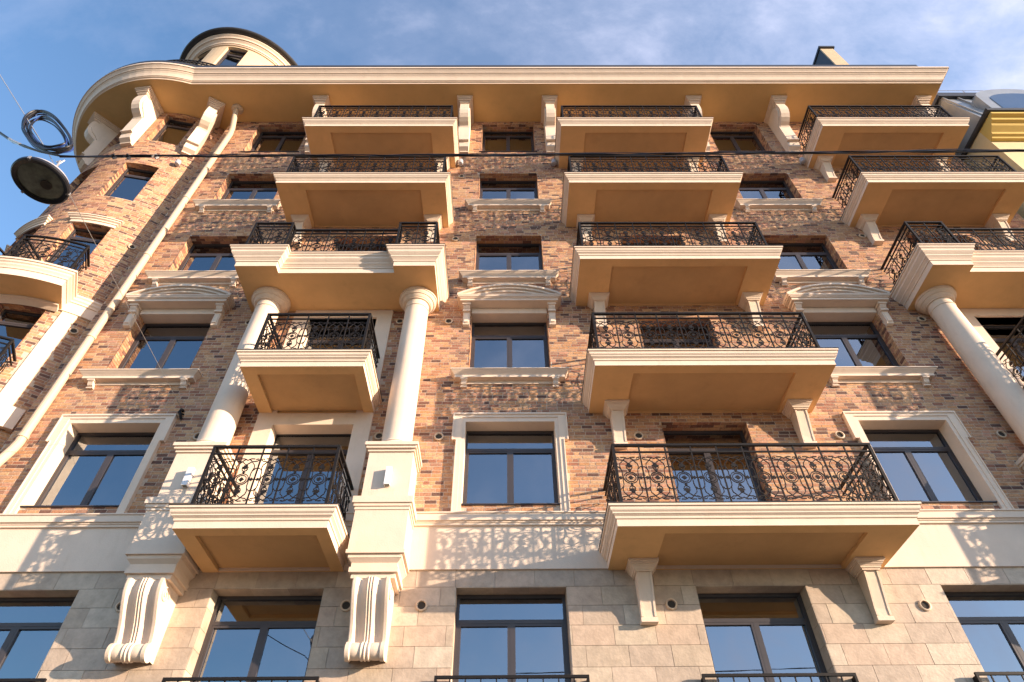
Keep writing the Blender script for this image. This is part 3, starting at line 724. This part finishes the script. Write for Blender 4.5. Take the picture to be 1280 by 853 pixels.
def tower_balcony(z, a0, a1):
    R2 = 3.78; b = MB()
    o_ = arcpath(R2, a0, a1); i_ = arcpath(TR, a0, a1)
    for p, q, r, s in zip(o_, o_[1:], i_, i_[1:]): b.face([(*p, z), (*r, z), (*s, z), (*q, z)])
    so = b.build("balcony", "stucco", BLD)
    f = MB(); f.sweep([radial(TR, a0)]+o_+[radial(TR, a1)], [(0, 0), (0, .2), (.02, .205), (.03, .25), (.06, .30), (.06, .34), (.09, .37), (.09, .42), (.12, .43), (.12, .48), (-.03, .49)], z)
    for p, q, r, s in zip(o_, o_[1:], i_, i_[1:]): f.face([(*p, z+.488), (*q, z+.488), (*s, z+.488), (*r, z+.488)])
    f.build("slab_fascia", "cream", so)
    c = MB(); c.sweep(arcpath(TR+.05, a0+1, a1-1), [(0, -.12), (.12, -.06), (.18, -.05), (.18, .0), (0, .001)], z); c.build("cove", "cream", so)
    R3 = 3.66; e = 2.2; zt = z+.40
    for zz, hh, ww, nm in ((1.195, .04, .026, "top_rail"), (1.065, .025, .014, "lower_rail")):
        q = MB(); q.sweep([radial(TR+.05, a0+e)]+arcpath(R3, a0+e, a1-e)+[radial(TR+.05, a1-e)], [(-ww, 0), (ww, 0), (ww, hh), (-ww, hh), (-ww, 0)], zt+zz); q.build(nm, "iron", so)
    n = 3
    for k in range(n):
        am = a0+e+(a1-a0-2*e)*(k+.5)/n; q = radial(R3, am); o = put("railing_panel", PANEL, so, (*q, zt), (0, 0, R_(am))); o.scale.x = R3*R_(a1-a0-2*e)/n/P_W
    for k in range(1, n): am = a0+e+(a1-a0-2*e)*k/n; put("baluster", BAL, so, (*radial(R3, am), zt), (0, 0, R_(am)))
    for am in (a0+e, a1-e):
        put("corner_post", POST, so, (*radial(R3, am), zt))
        for k in (0, 1):
            rr = TR+.18+(k+.5)*.27; o = put("railing_panel", PANEL, so, (*radial(rr, am), zt), (0, 0, R_(am+90))); o.scale.x = .27/P_W
for z in (13.13, 9.76):
    for n in (0, -1): tower_balcony(z, -.5+PER*n, 26.3+PER*n)
# ---- turret above the tower
TUX, TUY = -11.87, 2.1
TUR = 2.40
def cylt(u, y, z):
    a = u/TUR; r = TUR-y
    return (TUX+r*sin(a), TUY-r*cos(a), z)
tu_ops = [(R_(a-10)*TUR, R_(a+10)*TUR, 27.7, 29.93) for a in (11.4, -25.2, -61.8)]
b = MB(); wall_mesh(b, -pi*TUR, pi*TUR, ZC+.3, 30.1, tu_ops, cylt, depth=.2, step=.16); TU = b.build("turret", "drum", BLD)
b = MB(); b.lathe([(2.40, 30.02), (2.46, 30.025), (2.46, 30.08), (2.50, 30.085), (2.52, 30.14), (2.58, 30.20), (2.60, 30.21), (2.60, 30.25), (2.66, 30.255), (2.68, 30.31), (2.74, 30.36), (2.76, 30.37), (2.76, 30.44), (2.30, 30.46)], (TUX, TUY, 0), 96, caps=False); b.build("turret_cornice", "cream", TU)
b = MB(); b.lathe([(2.4, 30.455), (2.84, 30.45), (2.86, 30.46), (2.95, 30.465), (2.99, 30.50), (2.99, 30.57), (2.93, 30.60), (.1, 32.6)], (TUX, TUY, 0), 96); b.build("turret_roof", "roof", TU)
for (a, b, z0, z1) in tu_ops:
    q = (a+b)/2/TUR; r = TUR-.13
    window(0, (b-a)-.08, z0, z1-.01, parent=TU, tr=.5, loc=(TUX+r*sin(q), TUY-r*cos(q), z0), rot=(0, 0, q), sashes=1, name="turret_window")
# roof railing at the foot of the turret
RRL = []
for zz, hh in ((25.55, .05), (25.40, .03), (25.22, .03), (24.60, .03)):
    b = MB(); b.sweep(arcpath(3.92, -16, 18, 14), [(-.02, 0), (.02, 0), (.02, hh), (-.02, hh), (-.02, 0)], zz); b.build("roof_rail", "iron", ROOF)
for k in range(18):
    b = MB(); q = radial(3.92, -16+2*k); b.box(-.014, .014, -.014, .014, 0, 1.62); b.build("rail_post", "iron", ROOF, (*q, 23.95))
# ------------------------------------------------------------------ downpipe, vents
b = MB(); PX = -9.34
b.tube([(-9.376, -.46, ZC+.02), (-9.376, -.46, ZC-.18), (-9.36, -.40, ZC-.42), (PX, -.20, ZC-.95), (PX, -.14, ZC-1.25), (PX, -.14, 15), (PX, -.14, 9.15), (PX, -.18, 8.95), (PX, -.30, 8.55), (PX, -.34, 8.3), (PX, -.34, .3)], .086, 14)
DP = b.build("downpipe", "pipe", BLD)
for z in (20.6, 18.0, 15.2, 12.1, 9.3):
    b = MB(); b.lathe([(.087, -.04), (.10, -.035), (.10, .035), (.087, .04)], (PX, -.14, z), 20); b.build("pipe_collar", "pipe", DP)
b = MB(); b.lathe([(.12, -.12), (.19, -.06), (.20, .0)], (-9.376, -.46, ZC), 24); b.build("pipe_rose", "pipe", DP)
def vent(x, z, y=0, rot=(0, 0, 0)):
    b = MB(); n = 20
    def cyl_y(r0, r1, ya, yb):
        k = len(b.v)
        for i in range(n):
            a = 2*pi*i/n; b.v += [(r0*cos(a), ya, r0*sin(a)), (r1*cos(a), yb, r1*sin(a))]
        for i in range(n):
            j = (i+1) % n; b.f.append((k+2*i, k+2*j, k+2*j+1, k+2*i+1)); b.c.append(None); b.sm.append(True)
    cyl_y(.092, .092, 0, -.03); cyl_y(.092, .078, -.03, -.036); cyl_y(.078, .068, -.036, -.036); cyl_y(.068, .062, -.036, -.012)
    o = b.build("vent", "pipe", BLD, (x, y, z), rot, fix=True)
    b = MB(); b.face([(.064*cos(-2*pi*i/n), -.013, .064*sin(-2*pi*i/n)) for i in range(n)])
    b.build("vent_hole", "dark", o)
for x, z in ((-6.04, 9.38), (-2.51, 9.37), (-6.08, 6.03), (-2.55, 6.02), (-1.36, 6.015), (-1.34, 9.352), (2.574, 9.353), (6.533, 9.353), (2.589, 6.011), (6.6, 5.97), (9.735, 9.357), (9.774, 12.769), (-2.505, 12.731), (-1.364, 12.726), (-6.007, 12.70), (-1.394, 16.08), (9.763, 16.2), (-1.398, 19.46)): vent(x, z, -.011)
q = R_(35.4); vent(TX+(TR+.011)*sin(q), 12.66, TY-(TR+.011)*cos(q), (0, 0, q))
q = R_(34.5); vent(TX+(TR+.011)*sin(q), 16.0, TY-(TR+.011)*cos(q), (0, 0, q))

# ================================================================== neighbour
NB = thing("yellow_building", "pale yellow building with deep yellow cornice and grey mansard roof beside the brick building", "building")
b = MB(); b.box(15.3, 40, -.69, 12, 0, 21.1); b.build("wall", "yellow", NB)
b = MB(); b.extr_yz([(-.692, 20.42), (-.80, 20.44), (-.82, 20.50), (-.90, 20.54), (-.92, 20.62), (-1.08, 20.74), (-1.12, 20.82), (-1.22, 20.86), (-1.24, 20.96), (-1.36, 21.0), (-1.36, 21.10), (-.692, 21.11)], 15.305, 40); b.build("cornice", "yellow_deep", NB, fix=True)
b = MB(); b.sweep([(15.30, 8), (15.30, -1.32), (40, -1.32)], [(0, 0), (.03, -.02), (.10, .0), (.12, .06), (.12, .10), (-.3, .12)], 21.115); b.build("gutter", "roof", NB)
b = MB(); b.hexa([(15.25, -1.12, 21.2), (40, -1.12, 21.2), (40, 6, 21.2), (15.25, 6, 21.2)], [(15.4, -.62, 23.85), (40, -.62, 23.85), (40, 6, 23.85), (15.4, 6, 23.85)])
NR = b.build("mansard_roof", "zinc", NB)
for i in range(30):
    x = 15.45+i*.55; b = MB(); b.hexa([(x-.02, -1.15, 21.25), (x+.02, -1.15, 21.25), (x+.02, -1.05, 21.25), (x-.02, -1.05, 21.25)], [(x-.02, -.66, 24.0), (x+.02, -.66, 24.0), (x+.02, -.56, 24.0), (x-.02, -.56, 24.0)]); b.build("roof_seam", "zinc", NR)
b = MB(); b.box(15.3, 40, -.75, -.3, 23.8, 24.08); b.build("ridge_trim", "roof", NR)
DM = MB(); dx = 17.28; W1, z1, h1 = 1.33, 22.87, .62; pts = [(dx-W1, 21.25), (dx+W1, 21.25), (dx+W1, z1)]+[(dx+W1*cos(pi*i/16), z1+h1*sin(pi*i/16)) for i in range(1, 16)]+[(dx-W1, z1)]
DM.extr_xz(pts, -1.12, 2.5); dm = DM.build("dormer", "zinc", NB)
DM = MB(); W1, z1, h1 = .97, 22.66, .42; pts = [(dx-W1, 21.75), (dx+W1, 21.75), (dx+W1, z1)]+[(dx+W1*cos(pi*i/16), z1+h1*sin(pi*i/16)) for i in range(1, 16)]+[(dx-W1, z1)]
DM.extr_xz(pts, -1.135, -1.0); DM.build("dormer_window", "glass", dm)
b = MB()
for zz in (24.55, 24.85): b.tube([(15.3, -.5, zz), (40, -.5, zz)], .010, 5)
rr = b.build("roof_rail", "steel", NB)
for i in range(10): b = MB(); b.tube([(15.6+i*1.2, -.5, 24.2), (15.6+i*1.2, -.5, 24.88)], .012, 5); b.build("rail_post", "steel", rr)

# ================================================================== lamps, wires
def wall_lamp(x, label):
    t = thing("wall_lamp", label, "wall lamp", (x, -.64, 7.98), "white box lamps on the column pedestals")
    b = MB(); b.box(-.05, .05, -.095, -.012, -.18, .18); b.build("housing", "white", t)
    b = MB(); b.box(-.045, .045, -.012, 0, -.12, .12); b.build("mounting_plate", "grey", t)
    b = MB(); b.box(-.04, .04, -.085, -.022, -.182, -.1802); b.build("diffuser", "lens", t)
wall_lamp(-2.06, "white box wall lamp on the pedestal right of the lower left balcony")
wall_lamp(-5.50, "white box wall lamp on the pedestal left of the lower left balcony")
def floodlight(loc, rz, label):
    t = thing("floodlight", label, "floodlight", loc, "small floodlights under the cornice consoles"); t.rotation_euler = (0, 0, rz)
    b = MB(); b.box(-.035, .035, -.07, 0, .02, .12); b.build("bracket", "grey", t)
    b = MB(); b.lathe([(.02, -.02), (.07, 0), (.085, .05), (.085, .17), (.07, .19)], (0, -.12, -.03), 16); b.build("lamp_head", "grey", t)
    b = MB(); b.lathe([(.074, 0), (.074, .005)], (0, -.12, .157), 16); b.build("lens", "lens", t)
floodlight((-1.46, -.011, 20.1), 0, "small grey floodlight below the console left of the top middle window")
floodlight((1.50, -.011, 20.1), 0, "small grey floodlight below the console right of the top middle window")
floodlight((9.45, -.011, 20.2), 0, "small grey floodlight below the console beside the top right balcony")
q = R_(28.3); floodlight((TX+(TR+.01)*sin(q), TY-(TR+.01)*cos(q), 20.15), q, "small grey floodlight on the round brick tower")

LX, LY, LZ = -4.38, -6.93, 7.0
SL = thing("street_lamp", "round pendant street lamp with dark rim hanging from the overhead cable", "street lamp", (LX, LY, LZ)); SL.scale = (.92, .92, .92)
b = MB(); b.lathe([(.215, .0), (.255, -.012), (.268, .0), (.268, .03), (.255, .045), (.215, .03)], n=48, caps=False); b.build("rim", "cable", SL)
b = MB(); b.lathe([(.258, .04), (.24, .075), (.19, .12), (.12, .155), (.06, .17), (.055, .22), (.03, .235)], n=48); b.build("housing", "grey", SL)
b = MB(); b.lathe([(.0, -.002), (.10, .0), (.19, .008), (.222, .014)], n=40, caps=False); b.build("lens", "lens", SL)
b = MB(); b.lathe([(.012, -.012), (.05, -.02), (.055, -.004)], (.05, .03, 0), 20); b.build("sensor", "dark", SL)
b = MB(); b.tube([(0, 0, .23), (0, 0, .36), (-.02, 0, .44)], .012, 8); b.tube([(-.05, 0, .42), (-.02, .02, .47), (.02, 0, .45), (0, 0, .38)], .008, 6); b.build("hanger", "steel", SL)
for a in (.6, 2.7, 4.8): b = MB(); b.box(-.012, .012, -.012, .02, -.01, .03); b.build("clip", "steel", SL, (.262*cos(a), .262*sin(a), 0), (0, 0, a+pi/2))

def strand(seed, amp, fr_, lift=None):
    rnd = random.Random(seed); ph = rnd.random()*6; P = []
    for i in range(121):
        x = -4.45+i*(12.6/120); z = 7.505+(x+4.5)*.0107-.03*sin(pi*min(1, max(0, (x+4.5)/9.5))); y = LY
        z += amp*sin(x*fr_+ph); y += amp*cos(x*fr_+ph)
        if lift: z += lift[2]*max(0, 1-abs(x-lift[0])/lift[1])**1.0 if abs(x-lift[0]) < lift[1] else 0
        P.append((x, y, z))
    return P
OC = thing("overhead_cable", "bundle of black cables stretched across the whole facade", "cable", (0, 0, 0))
b = MB(); b.tube(strand(1, .008, 5), .0075, 6); b.build("strand", "cable", OC)
b = MB(); b.tube(strand(2, .010, 4.3), .006, 6); b.build("strand", "cable", OC)
b = MB(); b.tube(strand(3, .011, 3.1), .0045, 6); b.build("strand", "cable", OC)
b = MB(); b.tube(strand(4, .012, 2.2, (1.35, .85, .03)), .004, 6); b.build("strand", "cable", OC)
b = MB(); b.tube(strand(5, .012, 2.6, (4.6, .9, .022)), .004, 6); b.build("strand", "cable", OC)
for r_, dy in ((.011, 0), (.008, .018)):
    b = MB(); b.tube([(-6.6, LY+dy, 8.65), (-5.9, LY+dy, 8.28), (-5.36, LY+dy, 8.04), (-5.1, LY+dy, 7.83), (-4.9, LY-dy, 7.70), (-4.7, LY, 7.60), (-4.45, LY, 7.51)], r_, 8); b.build("lead_in", "cable", OC)
b = MB(); b.tube([(-5.16, LY, 7.876), (-5.1, LY, 7.83), (-4.98, LY, 7.755)], .015, 8); b.build("splice", "steel", OC)
for x in (-3.92, -3.78, -3.50): b = MB(); b.tube([(x-.03, LY, 7.49), (x, LY-.01, 7.52), (x+.03, LY+.01, 7.49), (x+.015, LY, 7.46)], .011, 6); b.build("cable_tie", "cable" if x < -3.65 else "steel", OC)
CC = thing("cable_coil", "coil of spare blue and black cable hanging on the line above the street lamp", "cable coil", (-4.85, LY, 8.08))
KC = [(-5.197, 8.177), (-5.282, 8.413), (-5.222, 8.564), (-4.996, 8.433), (-4.737, 8.158), (-4.499, 7.845), (-4.421, 7.653), (-4.563, 7.585), (-4.777, 7.687), (-5.005, 7.917)]
KC = [(a+4.85, b-8.08) for a, b in KC]
def catmull(P, n):
    out = []; K = len(P)
    for i in range(K):
        p0, p1, p2, p3 = P[i-1], P[i], P[(i+1) % K], P[(i+2) % K]
        for t in range(n):
            t /= n; out.append(tuple(.5*((2*p1[c])+(-p0[c]+p2[c])*t+(2*p0[c]-5*p1[c]+4*p2[c]-p3[c])*t*t+(-p0[c]+3*p1[c]-3*p2[c]+p3[c])*t*t*t) for c in (0, 1)))
    return out
rnd = random.Random(5)
for i in range(8):
    f_ = 1-rnd.choice((0, .03, .06, .20, .28))-rnd.uniform(0, .03); y = rnd.uniform(-.03, .03); ox, oz = rnd.uniform(-.01, .01)+(1-f_)*.10, rnd.uniform(-.015, .015)-(1-f_)*.18
    P = [(p*f_+ox, y+.012*sin(k*.35+i), q*f_+oz) for k, (p, q) in enumerate(catmull(KC, 5))]
    b = MB(); b.tube(P, .008 if i % 2 else .011, 6, closed=True); b.build("loop", "bluecable" if i % 4 == 1 else "cable", CC)
SWR = thing("span_wire", "thin steel wire from the wall anchor beside the left column to upper left", "wire", (0, 0, 0))
b = MB(); b.tube([(-6.58, -.03, 10.03), (-5.62, -3.5, 8.84), (-4.70, -6.86, 7.70)], .0035, 5); b.build("wire", "steel", SWR)
b = MB(); b.tube([(-4.72, LY, 7.72), (-6.27, LY, 9.634), (-6.9, LY, 10.4)], .006, 5); b.build("stay", "steel", SWR)
b = MB(); b.tube([(-6.58, .02, 10.04), (-6.58, -.06, 10.03)], .03, 8); b.tube([(-6.60, -.05, 10.05), (-6.59, -.09, 9.95), (-6.54, -.08, 9.86), (-6.52, -.04, 9.80)], .028, 6); b.tube([(-6.66, -.03, 10.0), (-6.52, -.03, 9.93)], .018, 6); b.build("anchor", "iron", SWR)
